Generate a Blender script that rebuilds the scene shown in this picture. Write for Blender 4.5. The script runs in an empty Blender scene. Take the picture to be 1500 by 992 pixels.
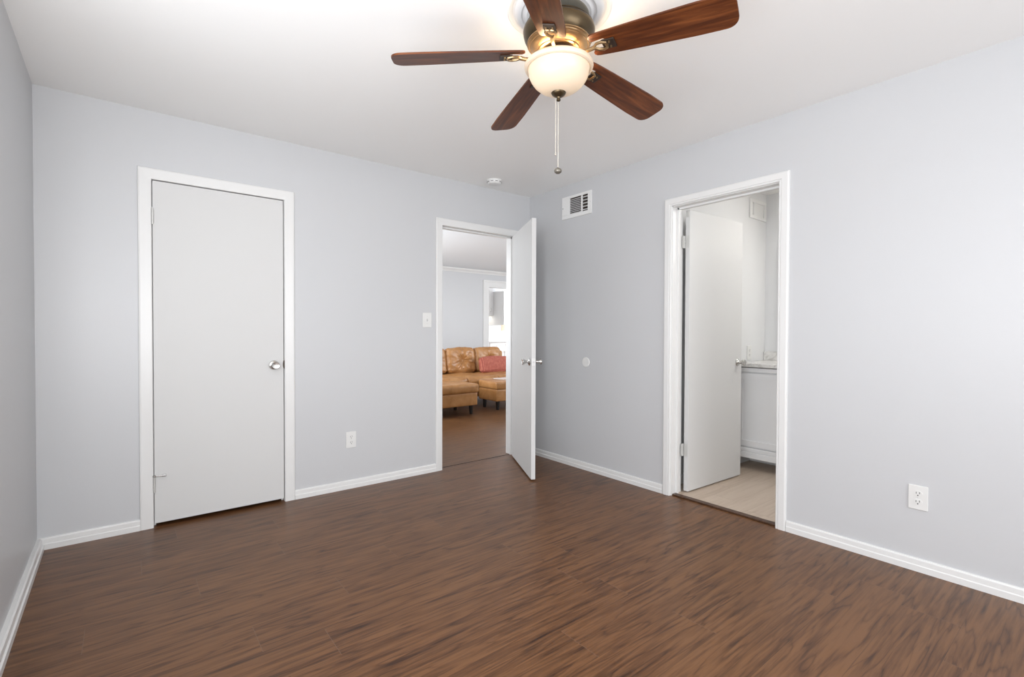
import bpy, bmesh, math, random
from mathutils import Vector, Matrix, noise
random.seed(7)
C = bpy.context.scene.collection
PI = math.pi

# ------------------------------------------------------------------ camera, exposure, light
H = 2.44                       # ceiling height
YA, XB, XL = 3.54, 3.02, -0.377   # far wall, right wall, left wall (room faces)
YR = -2.60                     # rear wall, behind the camera
T = 0.12                       # wall thickness

cam_d = bpy.data.cameras.new('camera'); cam = bpy.data.objects.new('camera', cam_d); C.objects.link(cam)
bpy.context.scene.camera = cam
cam_d.sensor_width = 36.0; cam_d.lens = 711.29 / 1500 * 36.0; cam_d.clip_start = 0.02
Rv = Vector((0.78343809, -0.62146083, 0.00334656)); Uv = Vector((0.00649191, 0.01356835, 0.99988687)); Fv = Vector((0.62143593, 0.78332773, -0.01466443))
m = Matrix((Rv, Uv, -Fv)).transposed().to_4x4(); m.translation = Vector((0, 0, 1.163)); cam.matrix_world = m

vs = bpy.context.scene.view_settings
vs.view_transform = 'Standard'; vs.look = 'None'; vs.gamma = 1; vs.use_curve_mapping = False
vs.exposure = 0.34

w = bpy.data.worlds.new('daylight'); bpy.context.scene.world = w; w.use_nodes = True
wb = w.node_tree.nodes['Background']; wb.inputs[0].default_value = (0.80, 0.88, 1.0, 1); wb.inputs[1].default_value = 1.0

def area(name, loc, target, sx, sy, power, col=(1, 1, 1), spread=PI):
    d = bpy.data.lights.new(name, 'AREA'); d.shape = 'RECTANGLE'; d.size = sx; d.size_y = sy
    d.energy = power; d.color = col; d.spread = spread
    o = bpy.data.objects.new(name, d); C.objects.link(o); o.location = loc
    o.rotation_euler = (Vector(target) - Vector(loc)).to_track_quat('-Z', 'Y').to_euler()
    return o
# rear window daylight, plus two added fill lamps along the left wall
area('daylight_rear_window', (1.35, YR - 0.04, 1.35), (1.2, 2, 1.75), 2.9, 1.6, 62, (0.98, 0.985, 1.0))
area('added_side_fill', (XL + 0.085, 0.2, 1.4), (2, 1.3, 1.6), 1.4, 1.3, 44, (0.98, 0.985, 1.0))  # unseen source, added to even out the light on the right wall
area('added_ceiling_fill', (XL + 0.095, 1.5, 1.4), (2, 3.0, 3.0), 1.4, 1.3, 12, (0.99, 0.99, 0.99))  # upward fill added to brighten the ceiling
# unseen lamps added to light the living room and the kitchen
area('added_living_left_fill', (1.46, 6.2, 1.45), (5, 6.2, 2.6), 2.4, 1.7, 78, (0.96, 0.98, 1.0))
area('added_living_side_fill', (7.4, 3.72, 1.5), (7.0, 7, 2.8), 2.0, 1.6, 100, (0.96, 0.98, 1.0))
area('added_kitchen_fill', (9.93, 9.8, 1.5), (7, 9.8, 1.3), 1.6, 1.4, 145, (0.98, 0.98, 1.0))

# ------------------------------------------------------------------ materials
def mat(name, col, rough=0.5, metal=0.0, spec=0.5, bump=0.0, bscale=200, emis=None, es=0, coat=0.0):
    M = bpy.data.materials.new(name); M.use_nodes = True
    n = M.node_tree.nodes; l = M.node_tree.links; b = n['Principled BSDF']
    b.inputs['Base Color'].default_value = (*col, 1); b.inputs['Roughness'].default_value = rough
    b.inputs['Metallic'].default_value = metal; b.inputs['Specular IOR Level'].default_value = spec
    b.inputs['Coat Weight'].default_value = coat
    if emis: b.inputs['Emission Color'].default_value = (*emis, 1); b.inputs['Emission Strength'].default_value = es
    tc = n.new('ShaderNodeTexCoord'); nz = n.new('ShaderNodeTexNoise'); nz.inputs['Scale'].default_value = bscale
    nz.inputs['Detail'].default_value = 3
    l.new(tc.outputs['Object'], nz.inputs['Vector'])
    if bump:
        bp = n.new('ShaderNodeBump'); bp.inputs['Strength'].default_value = bump; bp.inputs['Distance'].default_value = 0.002
        l.new(nz.outputs['Fac'], bp.inputs['Height']); l.new(bp.outputs['Normal'], b.inputs['Normal'])
    return M

def nodemath(nt, op, a, b=None):
    n = nt.nodes.new('ShaderNodeMath'); n.operation = op
    for i, v in enumerate((a, b)):
        if v is None: continue
        if isinstance(v, (int, float)): n.inputs[i].default_value = v
        else: nt.links.new(v, n.inputs[i])
    return n.outputs[0]

def comb(nt, x, y, z):
    n = nt.nodes.new('ShaderNodeCombineXYZ')
    for i, v in enumerate((x, y, z)):
        if isinstance(v, (int, float)): n.inputs[i].default_value = v
        else: nt.links.new(v, n.inputs[i])
    return n.outputs[0]

def tex(nt, vec, scale, detail=3, rough=0.5, dist=0.0):
    n = nt.nodes.new('ShaderNodeTexNoise'); n.inputs['Scale'].default_value = scale; n.inputs['Detail'].default_value = detail
    n.inputs['Roughness'].default_value = rough; n.inputs['Distortion'].default_value = dist
    nt.links.new(vec, n.inputs['Vector']); return n.outputs['Fac']

def ramp(nt, fac, stops):
    n = nt.nodes.new('ShaderNodeValToRGB'); cr = n.color_ramp
    while len(cr.elements) < len(stops): cr.elements.new(0.5)
    for e, (p, c) in zip(cr.elements, stops): e.position = p; e.color = (*c, 1)
    nt.links.new(fac, n.inputs[0]); return n.outputs[0]

def mixc(nt, fac, a, b, mode='MIX'):
    n = nt.nodes.new('ShaderNodeMix'); n.data_type = 'RGBA'; n.blend_type = mode
    if isinstance(fac, (int, float)): n.inputs[0].default_value = fac
    else: nt.links.new(fac, n.inputs[0])
    for i, v in ((6, a), (7, b)):
        if isinstance(v, tuple): n.inputs[i].default_value = (*v, 1)
        else: nt.links.new(v, n.inputs[i])
    return n.outputs[2]

def plank_mat(name, width, length, stops, seam, rings, rough, spec=0.5, ringamt=0.5, tint=0.12, seamw=0.0016, endcol=None):
    """laminate boards running along X, with cathedral grain that changes from board to board"""
    M = bpy.data.materials.new(name); M.use_nodes = True; nt = M.node_tree; b = nt.nodes['Principled BSDF']
    geo = nt.nodes.new('ShaderNodeNewGeometry'); sp = nt.nodes.new('ShaderNodeSeparateXYZ'); nt.links.new(geo.outputs['Position'], sp.inputs[0])
    x, y = sp.outputs[0], sp.outputs[1]
    ry = nodemath(nt, 'DIVIDE', y, width); row = nodemath(nt, 'FLOOR', ry); fy = nodemath(nt, 'FRACT', ry)
    wn = nt.nodes.new('ShaderNodeTexWhiteNoise'); wn.noise_dimensions = '1D'; nt.links.new(row, wn.inputs['W'])
    rx = nodemath(nt, 'ADD', nodemath(nt, 'DIVIDE', x, length), wn.outputs['Value']); colm = nodemath(nt, 'FLOOR', rx); fx = nodemath(nt, 'FRACT', rx)
    w2 = nt.nodes.new('ShaderNodeTexWhiteNoise'); w2.noise_dimensions = '2D'; nt.links.new(comb(nt, row, colm, 0), w2.inputs['Vector'])
    bid = w2.outputs['Value']; z = nodemath(nt, 'MULTIPLY', bid, 37.0)
    big = tex(nt, comb(nt, nodemath(nt, 'MULTIPLY', x, 0.9), nodemath(nt, 'MULTIPLY', y, 9.0), z), 1.0, 3.0, 0.5, 0.25)
    ring = nodemath(nt, 'ABSOLUTE', nodemath(nt, 'SUBTRACT', nodemath(nt, 'FRACT', nodemath(nt, 'MULTIPLY', big, rings)), 0.5))
    line = nodemath(nt, 'POWER', nodemath(nt, 'MULTIPLY', ring, 2.0), 4.5)
    fine = tex(nt, comb(nt, nodemath(nt, 'MULTIPLY', x, 7.0), nodemath(nt, 'MULTIPLY', y, 120.0), z), 1.0, 4, 0.65)
    wide = tex(nt, comb(nt, nodemath(nt, 'MULTIPLY', x, 2.6), nodemath(nt, 'MULTIPLY', y, 46.0), z), 1.0, 5, 0.65, 0.3)
    patch = tex(nt, comb(nt, nodemath(nt, 'MULTIPLY', x, 2.0), nodemath(nt, 'MULTIPLY', y, 10.0), nodemath(nt, 'ADD', z, 5.0)), 1.0, 2, 0.5)
    line = nodemath(nt, 'MULTIPLY', line, nodemath(nt, 'MULTIPLY', patch, ringamt * 2.0))
    v = nodemath(nt, 'ADD', nodemath(nt, 'MULTIPLY', wide, 0.95), nodemath(nt, 'MULTIPLY', fine, 0.42))
    v = nodemath(nt, 'SUBTRACT', v, line)
    v = nodemath(nt, 'ADD', v, nodemath(nt, 'MULTIPLY', nodemath(nt, 'SUBTRACT', bid, 0.5), tint))
    col = ramp(nt, v, stops)
    sy = nodemath(nt, 'LESS_THAN', nodemath(nt, 'MULTIPLY', fy, width), seamw)
    sx = nodemath(nt, 'LESS_THAN', nodemath(nt, 'MULTIPLY', fx, length), seamw * 1.3)
    col = mixc(nt, nodemath(nt, 'MULTIPLY', sy, 0.45), col, seam)
    col = mixc(nt, nodemath(nt, 'MULTIPLY', sx, 0.6), col, endcol or seam)
    nt.links.new(col, b.inputs['Base Color'])
    r = nodemath(nt, 'ADD', nodemath(nt, 'MULTIPLY', fine, 0.12), rough - 0.06); nt.links.new(r, b.inputs['Roughness'])
    b.inputs['Specular IOR Level'].default_value = spec
    bp = nt.nodes.new('ShaderNodeBump'); bp.inputs['Strength'].default_value = 0.16; bp.inputs['Distance'].default_value = 0.0012
    nt.links.new(v, bp.inputs['Height']); nt.links.new(bp.outputs['Normal'], b.inputs['Normal'])
    return M

def grain_mat(name, stops, rough=0.4, scale=1.0, spec=0.4):
    """wood with grain along the object's local X"""
    M = bpy.data.materials.new(name); M.use_nodes = True; nt = M.node_tree; b = nt.nodes['Principled BSDF']
    tc = nt.nodes.new('ShaderNodeTexCoord'); mp = nt.nodes.new('ShaderNodeMapping'); nt.links.new(tc.outputs['Object'], mp.inputs[0])
    mp.inputs['Scale'].default_value = (3 * scale, 42 * scale, 20 * scale)
    f = tex(nt, mp.outputs[0], 1.0, 6, 0.6, 0.8)
    nt.links.new(ramp(nt, f, stops), b.inputs['Base Color'])
    b.inputs['Roughness'].default_value = rough; b.inputs['Specular IOR Level'].default_value = spec
    return M

def marble_mat(name):
    M = bpy.data.materials.new(name); M.use_nodes = True; nt = M.node_tree; b = nt.nodes['Principled BSDF']
    geo = nt.nodes.new('ShaderNodeNewGeometry')
    f = tex(nt, geo.outputs['Position'], 14, 6, 0.65, 1.6)
    nt.links.new(ramp(nt, f, [(0.36, (0.56, 0.55, 0.53)), (0.46, (0.70, 0.69, 0.67)), (0.6, (0.76, 0.75, 0.73))]), b.inputs['Base Color'])
    b.inputs['Roughness'].default_value = 0.2
    return M

def leather_mat(name):
    M = bpy.data.materials.new(name); M.use_nodes = True; nt = M.node_tree; b = nt.nodes['Principled BSDF']
    tc = nt.nodes.new('ShaderNodeTexCoord')
    f = tex(nt, tc.outputs['Object'], 7, 5, 0.6, 0.5)
    nt.links.new(ramp(nt, f, [(0.3, (0.33, 0.150, 0.045)), (0.55, (0.43, 0.21, 0.075)), (0.75, (0.50, 0.27, 0.115))]), b.inputs['Base Color'])
    b.inputs['Roughness'].default_value = 0.36
    g = tex(nt, tc.outputs['Object'], 160, 3, 0.5)
    bp = nt.nodes.new('ShaderNodeBump'); bp.inputs['Strength'].default_value = 0.25; bp.inputs['Distance'].default_value = 0.002
    nt.links.new(g, bp.inputs['Height']); nt.links.new(bp.outputs['Normal'], b.inputs['Normal'])
    return M

def stripe_mat(name):
    M = bpy.data.materials.new(name); M.use_nodes = True; nt = M.node_tree; b = nt.nodes['Principled BSDF']
    tc = nt.nodes.new('ShaderNodeTexCoord'); sp = nt.nodes.new('ShaderNodeSeparateXYZ'); nt.links.new(tc.outputs['Object'], sp.inputs[0])
    s = nodemath(nt, 'SINE', nodemath(nt, 'MULTIPLY', sp.outputs[0], 210.0))
    f = nodemath(nt, 'ADD', nodemath(nt, 'MULTIPLY', s, 0.35), nodemath(nt, 'MULTIPLY', tex(nt, tc.outputs['Object'], 30, 4), 0.9))
    nt.links.new(ramp(nt, f, [(0.1, (0.30, 0.075, 0.055)), (0.5, (0.40, 0.105, 0.075)), (0.9, (0.52, 0.19, 0.13))]), b.inputs['Base Color'])
    b.inputs['Roughness'].default_value = 0.85
    return M

WALL = mat('blue_grey_wall_paint', (0.562, 0.569, 0.581), 0.42, bump=0.08, bscale=90)
CEIL = mat('flat_white_ceiling_paint', (0.90, 0.90, 0.89), 0.9, bump=0.1, bscale=70)
CEIL2 = mat('ceiling_paint_bounce_offset', (0.84, 0.875, 0.90), 0.9, bump=0.1, bscale=70)  # bluish tint put into the paint to cancel warm bounce off the floor
TRIM = mat('white_gloss_trim_paint', (0.74, 0.74, 0.73), 0.28)
DOOR = mat('white_door_paint', (0.635, 0.635, 0.628), 0.5, spec=0.3, bump=0.04, bscale=60)
BATHW = mat('white_bathroom_paint', (0.74, 0.745, 0.75), 0.5)
PLASTIC = mat('white_plastic', (0.74, 0.74, 0.725), 0.3)
VENTM = mat('white_enamelled_metal', (0.78, 0.78, 0.77), 0.35)
SLOT = mat('dark_slot', (0.03, 0.03, 0.03), 0.6)
DARK = mat('dark_recess', (0.035, 0.025, 0.02), 0.9)
GREY = mat('grey_slat_metal', (0.62, 0.62, 0.62), 0.4)
CHROME = mat('brushed_nickel', (0.62, 0.61, 0.59), 0.22, metal=1.0)
STEEL = mat('painted_hinge_metal', (0.60, 0.60, 0.58), 0.35, metal=0.3)
BRONZE = mat('antique_bronze', (0.095, 0.068, 0.038), 0.32, metal=0.85)
BRASS = mat('warm_brass', (0.36, 0.245, 0.13), 0.3, metal=0.9)
DBRONZE = mat('dark_bronze', (0.045, 0.03, 0.022), 0.4, metal=0.5)
OLIVE = mat('olive_bronze_plate', (0.30, 0.28, 0.23), 0.4, metal=0.5)
CHAIN = mat('beaded_chain_metal', (0.60, 0.56, 0.48), 0.3, metal=0.6)
PEND = mat('pewter_pull', (0.16, 0.145, 0.12), 0.4, metal=0.4)
MEDAL = mat('white_plaster', (0.76, 0.77, 0.78), 0.45)
WALNUT = grain_mat('walnut_blade', [(0.3, (0.035, 0.0095, 0.004)), (0.5, (0.098, 0.027, 0.008)), (0.7, (0.185, 0.058, 0.017))], 0.35, spec=0.3)
FLOORM = plank_mat('dark_oak_laminate', 0.192, 1.22,
                   [(0.16, (0.015, 0.0048, 0.0018)), (0.36, (0.047, 0.0180, 0.0066)), (0.55, (0.096, 0.040, 0.0150)), (0.78, (0.168, 0.076, 0.030))],
                   (0.018, 0.010, 0.007), 9.0, 0.34, 0.34, 0.21, 0.06, endcol=(0.16, 0.10, 0.07))
VINYL = plank_mat('pale_taupe_vinyl', 0.15, 0.9,
                  [(0.2, (0.36, 0.28, 0.215)), (0.5, (0.44, 0.35, 0.275)), (0.8, (0.51, 0.42, 0.34))],
                  (0.24, 0.17, 0.12), 5.0, 0.4, 0.4, 0.15, 0.18)
STRIP = grain_mat('dark_threshold_wood', [(0.3, (0.05, 0.024, 0.013)), (0.7, (0.10, 0.052, 0.03))], 0.4)
MARBLE = marble_mat('pale_veined_stone')
LEATHER = leather_mat('tan_leather')
BLACKW = mat('black_wood', (0.016, 0.014, 0.013), 0.3)
PILLOW = stripe_mat('dusty_red_fabric')
PAPER = mat('glossy_paper', (0.78, 0.76, 0.72), 0.25)
CAB = mat('white_cabinet_lacquer', (0.80, 0.80, 0.79), 0.3)
VANITY = mat('pale_grey_vanity_paint', (0.80, 0.805, 0.81), 0.35)
MIRROR = mat('mirror_glass', (0.85, 0.87, 0.87), 0.02, metal=1.0)
SHADE = mat('cream_lamp_shade', (0.9, 0.78, 0.66), 0.7, emis=(1.0, 0.72, 0.5), es=0.5)
BULB = mat('lit_bulb', (1, 0.95, 0.85), 0.4, emis=(1.0, 0.86, 0.68), es=6)

# frosted bowl: translucent alabaster glass with lamps inside
GLASSB = bpy.data.materials.new('alabaster_bowl_glass'); GLASSB.use_nodes = True
nt = GLASSB.node_tree; pb = nt.nodes['Principled BSDF']; pb.inputs['Base Color'].default_value = (0.66, 0.55, 0.43, 1); pb.inputs['Roughness'].default_value = 0.3
tr = nt.nodes.new('ShaderNodeBsdfTranslucent'); tr.inputs[0].default_value = (0.95, 0.86, 0.72, 1)
mx = nt.nodes.new('ShaderNodeMixShader'); mx.inputs[0].default_value = 0.010
nt.links.new(pb.outputs[0], mx.inputs[1]); nt.links.new(tr.outputs[0], mx.inputs[2]); nt.links.new(mx.outputs[0], nt.nodes['Material Output'].inputs[0])

# ------------------------------------------------------------------ helpers
def put(name, bm, material, parent=None, smooth=False, loc=None, rot=None):
    me = bpy.data.meshes.new(name); bmesh.ops.recalc_face_normals(bm, faces=bm.faces[:]); bm.to_mesh(me); bm.free()
    me.materials.append(material)
    if smooth:
        for p in me.polygons: p.use_smooth = True
        try: me.set_sharp_from_angle(angle=math.radians(35))
        except Exception: pass
    o = bpy.data.objects.new(name, me); C.objects.link(o)
    if parent: o.parent = parent
    if loc: o.location = loc
    if rot: o.rotation_euler = rot
    return o

def tag(o, label=None, cat=None, group=None, kind=None):
    if label: o['label'] = label
    if cat: o['category'] = cat
    if group: o['group'] = group
    if kind: o['kind'] = kind
    return o

def empty(name, loc=(0, 0, 0), rz=0, label=None, cat=None, group=None, kind=None):
    o = bpy.data.objects.new(name, None); C.objects.link(o); o.location = loc; o.rotation_euler = (0, 0, rz)
    o.empty_display_size = 0.1
    return tag(o, label, cat, group, kind)

def box(bm, x0, x1, y0, y1, z0, z1, bevel=0.0, seg=2):
    g = bmesh.ops.create_cube(bm, size=1.0); vsx = g['verts']
    for v in vsx:
        v.co = Vector((x0 + (v.co.x + .5) * (x1 - x0), y0 + (v.co.y + .5) * (y1 - y0), z0 + (v.co.z + .5) * (z1 - z0)))
    if bevel:
        es = list({e for v in vsx for e in v.link_edges})
        bmesh.ops.bevel(bm, geom=es, offset=bevel, segments=seg, affect='EDGES', profile=0.5)
    return bm

def B(*a, **k): return box(bmesh.new(), *a, **k)

def lathe(prof, seg=48, bm=None, mtx=None, close=False):
    bm = bm or bmesh.new(); rings = []
    for r, z in prof:
        if r < 1e-6: rings.append([bm.verts.new((0, 0, z))])
        else: rings.append([bm.verts.new((r * math.cos(2 * PI * i / seg), r * math.sin(2 * PI * i / seg), z)) for i in range(seg)])
    for a, b in zip(rings, rings[1:]):
        for i in range(seg):
            j = (i + 1) % seg
            if len(a) == 1 and len(b) == 1: continue
            if len(a) == 1: bm.faces.new((a[0], b[i], b[j]))
            elif len(b) == 1: bm.faces.new((a[i], a[j], b[0]))
            else: bm.faces.new((a[i], a[j], b[j], b[i]))
    if mtx: bmesh.ops.transform(bm, matrix=mtx, verts=[v for r in rings for v in r])
    return bm

def tube(bm, pts, r, seg=8):
    """a tube along a polyline"""
    rings = []
    for i, p in enumerate(pts):
        p = Vector(p); a = Vector(pts[max(i - 1, 0)]); b = Vector(pts[min(i + 1, len(pts) - 1)]); d = (b - a).normalized()
        n = d.cross(Vector((0, 0, 1)));  n = n if n.length > 1e-3 else d.cross(Vector((1, 0, 0))); n.normalize(); q = d.cross(n)
        rr = r[i] if isinstance(r, (list, tuple)) else r
        rings.append([bm.verts.new(p + (n * math.cos(2 * PI * k / seg) + q * math.sin(2 * PI * k / seg)) * rr) for k in range(seg)])
    for a, b in zip(rings, rings[1:]):
        for i in range(seg): bm.faces.new((a[i], a[(i + 1) % seg], b[(i + 1) % seg], b[i]))
    bm.faces.new(rings[0]); bm.faces.new(rings[-1][::-1])
    return bm

def extrude_profile(prof, p0, p1, out, bm=None, m0=0.0, m1=0.0):
    """profile [(depth along out, height z)] swept from p0 to p1; m0/m1 mitre the ends by depth"""
    bm = bm or bmesh.new(); p0 = Vector(p0); p1 = Vector(p1); out = Vector(out).normalized(); d = (p1 - p0).normalized()
    a = [bm.verts.new(p0 + out * u + Vector((0, 0, z)) + d * (u * m0)) for u, z in prof]
    b = [bm.verts.new(p1 + out * u + Vector((0, 0, z)) - d * (u * m1)) for u, z in prof]
    n = len(prof)
    for i in range(n): bm.faces.new((a[i], a[(i + 1) % n], b[(i + 1) % n], b[i]))
    bm.faces.new(a); bm.faces.new(b[::-1])
    return bm

def frame_casing(u0, u1, ztop, width, prof, place, bottom=0.0):
    """mitred door casing: prof = [(t across width 0..1 inner to outer, depth)], place(u, z, depth) -> world"""
    bm = bmesh.new(); rings = []
    for corner in range(4):
        ring = []
        for t, dep in prof:
            o = t * width
            if corner == 0: u, z = u0 - o, bottom
            elif corner == 1: u, z = u0 - o, ztop + o
            elif corner == 2: u, z = u1 + o, ztop + o
            else: u, z = u1 + o, bottom
            ring.append(bm.verts.new(place(u, z, dep)))
        rings.append(ring)
    n = len(prof)
    for a, b in zip(rings, rings[1:]):
        for i in range(n): bm.faces.new((a[i], a[(i + 1) % n], b[(i + 1) % n], b[i]))
    bm.faces.new(rings[0]); bm.faces.new(rings[3][::-1])
    return bm

def wall_with_openings(axis, a0, a1, t0, t1, openings, z1=H):
    """axis 'x': the wall runs along x between a0..a1, thickness in y t0..t1; openings (u0,u1,z0,z1)"""
    bm = bmesh.new(); us = sorted({a0, a1, *[o[0] for o in openings], *[o[1] for o in openings]})
    for ua, ub in zip(us, us[1:]):
        mid = (ua + ub) / 2; spans = [(0, z1)]
        for o in openings:
            if o[0] < mid < o[1]:
                spans = [(0, o[2])] if o[2] > 0 else []
                if o[3] < z1: spans.append((o[3], z1))
        for za, zb in spans:
            if axis == 'x': box(bm, ua, ub, t0, t1, za, zb)
            else: box(bm, t0, t1, ua, ub, za, zb)
    bmesh.ops.remove_doubles(bm, verts=bm.verts[:], dist=1e-5)
    return bm

S = 'structure'
def struct(name, bm, m, label, cat='wall'):
    return tag(put(name, bm, m), label, cat, kind=S)

# ------------------------------------------------------------------ shell
CL0, CL1, DH = 0.118, 0.836, 2.043          # closet opening
MD0, MD1 = 2.062, 2.838                     # doorway to the living room
BT0, BT1 = 1.277, 1.985                     # bathroom doorway, along y
def xl(y): return XL - 0.01026 * (y - YA)

struct('floor', B(XL - 0.3, 10.2, YR - 0.3, 11.3, -0.1, 0), FLOORM, 'dark brown wood grain laminate floor with long boards', 'floor')
bm = bmesh.new(); box(bm, -0.8, XB + T, YR - T, YA + T, H, H + 0.1)
struct('ceiling', bm, CEIL, 'flat white bedroom ceiling above the ceiling fan', 'ceiling')
struct('ceiling_living_room', B(1.0, 10.2, YA + T, 11.3, H, H + 0.1), CEIL2, 'white living room ceiling seen through the open doorway', 'ceiling')
struct('ceiling_bathroom', B(XB + T, 5.0, -0.2, 2.21, H, H + 0.1), CEIL, 'white bathroom ceiling', 'ceiling')

struct('wall_far', wall_with_openings('x', XL - 0.3, 10.0, YA, YA + T, [(CL0 - 0.012, CL1 + 0.012, 0, DH + 0.012), (MD0 - 0.012, MD1 + 0.012, 0, DH + 0.012), (6.4, 8.4, 0.7, 2.2)]), WALL,
       'pale blue-grey wall holding the closed door and the open doorway')
struct('wall_right', wall_with_openings('y', YR - T, YA, XB, XB + T, [(BT0 - 0.012, BT1 + 0.012, 0, DH + 0.012)]), WALL,
       'pale blue-grey wall on the right with the bathroom doorway')
bm = bmesh.new()
def quadwall(bm, y0, y1, z0, z1):
    a, b = xl(y0), xl(y1)
    vsx = [bm.verts.new(c) for c in ((a, y0, z0), (b, y1, z0), (b, y1, z1), (a, y0, z1), (a - T, y0, z0), (b - T, y1, z0), (b - T, y1, z1), (a - T, y0, z1))]
    for f in ((0, 1, 2, 3), (7, 6, 5, 4), (0, 4, 5, 1), (1, 5, 6, 2), (2, 6, 7, 3), (3, 7, 4, 0)): bm.faces.new([vsx[i] for i in f])
quadwall(bm, 2.25, YA, 0, H); quadwall(bm, YR - T, -0.55, 0, H); quadwall(bm, -0.55, 2.25, 0, 0.72); quadwall(bm, -0.55, 2.25, 2.08, H)
struct('wall_left', bm, WALL, 'pale blue-grey wall along the left edge')
struct('wall_rear', wall_with_openings('x', XL, XB, YR - T, YR, [(-0.12, 2.82, 0.55, 2.18)]), WALL, 'pale blue-grey wall behind the viewpoint')

# unseen windows; the left wall and living room ones are added for light
def window(name, axis, u0, u1, z0, z1, t0, t1, label):
    root = empty(name, (0, 0, 0), label=label, cat='window', kind=S); f = bmesh.new()
    q = (lambda a, b, c, d: box(f, a, b, t0, t1, c, d)) if axis == 'x' else (lambda a, b, c, d: box(f, t0, t1, a, b, c, d))
    q(u0, u0 + .05, z0, z1); q(u1 - .05, u1, z0, z1); q(u0, u1, z1 - .05, z1); q(u0, u1, z0, z0 + .05)
    um = (u0 + u1) / 2; q(um - .02, um + .02, z0, z1); zm = (z0 + z1) / 2; q(u0, u1, zm - .02, zm + .02)
    put('window_frame', f, TRIM, root)
window('window_1', 'x', -0.12, 2.82, 0.55, 2.18, YR - 0.11, YR - 0.07, 'white framed window in the wall behind the viewpoint')
window('added_window_2', 'y', -0.55, 2.25, 0.72, 2.08, XL - 0.05, XL - 0.01, 'added white framed window, unseen, in the left wall beside the viewpoint')
window('added_window_3', 'x', 6.4, 8.4, 0.7, 2.2, YA + 0.03, YA + 0.07, 'added white framed window of the living room, out of view')

# closet behind the closed door
bm = bmesh.new(); box(bm, XL - 0.2, 1.30, 4.26, 4.34, 0, H); box(bm, 1.22, 1.30, YA + T, 4.26, 0, H); box(bm, XL - 0.2, XL - 0.1, YA + T, 4.26, 0, H)
box(bm, XL - 0.2, 1.30, YA + T, 4.34, H, H + 0.05)
struct('wall_closet', bm, WALL, 'closet walls behind the closed white door')

# living room and kitchen walls
YF = 8.40; KX0, KX1, KZ = 6.025, 7.35, 2.10
struct('wall_living_far', wall_with_openings('x', 1.0, 10.0, YF, YF + T, [(KX0, KX1, 0, KZ)]), WALL, 'pale grey living room wall behind the leather sofa')
struct('wall_living_left', wall_with_openings('y', 4.3, YF, 1.30, 1.42, [(5.0, 7.4, 0.6, 2.3)]), WALL, 'living room wall to the left of the sofa')
struct('wall_living_right', B(9.98, 10.1, YA, YF, 0, H), WALL, 'living room wall to the right')
struct('wall_kitchen_back', B(5.0, 10.1, 11.0, 11.12, 0, H), BATHW, 'white kitchen wall behind the cabinets')
struct('wall_kitchen_side', B(4.9, 5.0, YF + T, 11.1, 0, H), BATHW, 'white kitchen side wall')
struct('wall_kitchen_right', B(9.98, 10.1, YF, 11.1, 0, H), BATHW, 'white kitchen wall on the right')
# bathroom walls
WCY, WDX = 2.09, 4.68
struct('wall_bathroom_side', B(XB + T, WDX + T, WCY, WCY + T, 0, H), BATHW, 'white bathroom wall behind the open bathroom door')
struct('wall_bathroom_far', B(WDX, WDX + T, -0.2, WCY, 0, H), BATHW, 'white bathroom wall behind the vanity')
struct('wall_bathroom_near', B(XB + T, WDX + T, -0.32, -0.2, 0, H), BATHW, 'white bathroom end wall')
struct('floor_bathroom', B(XB + 0.055, WDX, -0.2, WCY, 0.0, 0.006), VINYL, 'pale taupe vinyl plank bathroom floor', 'floor')

# ------------------------------------------------------------------ trim
BASE = [(0, 0), (0.015, 0), (0.015, 0.028), (0.012, 0.033), (0.011, 0.056), (0.008, 0.062), (0, 0.063)]
CW = 0.064
bm = extrude_profile(BASE, (xl(YA) , YA, 0), (CL0 - CW, YA, 0), (0, -1, 0), m0=1.0)
extrude_profile(BASE, (CL1 + CW, YA, 0), (MD0 - CW + 0.006, YA, 0), (0, -1, 0), bm)
extrude_profile(BASE, (MD1 + CW, YA, 0), (XB, YA, 0), (0, -1, 0), bm, m1=1.0)
struct('baseboard_far', bm, TRIM, 'white baseboard along the far wall', 'baseboard')
bm = extrude_profile(BASE, (XB, YA, 0), (XB, BT1 + CW, 0), (-1, 0, 0), m0=1.0)
extrude_profile(BASE, (XB, BT0 - CW, 0), (XB, YR, 0), (-1, 0, 0), bm)
struct('baseboard_right', bm, TRIM, 'white baseboard along the right wall', 'baseboard')
bm = extrude_profile([(u * 1.9, z) for u, z in BASE], (xl(YR), YR, 0), (xl(YA), YA, 0), (1, 0.0103, 0), m1=1.0)
struct('baseboard_left', bm, TRIM, 'white baseboard along the left wall', 'baseboard')
bm = extrude_profile([(0, 0), (0.014, 0), (0.012, 0.09), (0, 0.095)], (1.42, YF, 0), (KX0 - 0.145, YF, 0), (0, -1, 0))
struct('baseboard_living_far', bm, TRIM, 'white baseboard behind the sofa', 'baseboard')
# crown moulding of the living room
CROWN = [(0, -0.075), (0.012, -0.075), (0.02, -0.055), (0.055, -0.02), (0.062, 0), (0, 0)]
struct('trim_1', extrude_profile(CROWN, (1.42, YF, H), (9.98, YF, H), (0, -1, 0)), TRIM, 'white crown moulding under the living room ceiling', 'crown moulding')
# floor strips at the doorways
struct('trim_2', B(XB + 0.012, XB + 0.056, BT0, BT1, 0, 0.011, bevel=0.004), STRIP, 'dark brown threshold strip at the bathroom doorway', 'threshold')
struct('trim_3', B(MD0, MD1, YA + 0.052, YA + 0.060, 0, 0.0015), DARK, 'thin dark floor seam across the living room doorway', 'threshold')
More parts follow.
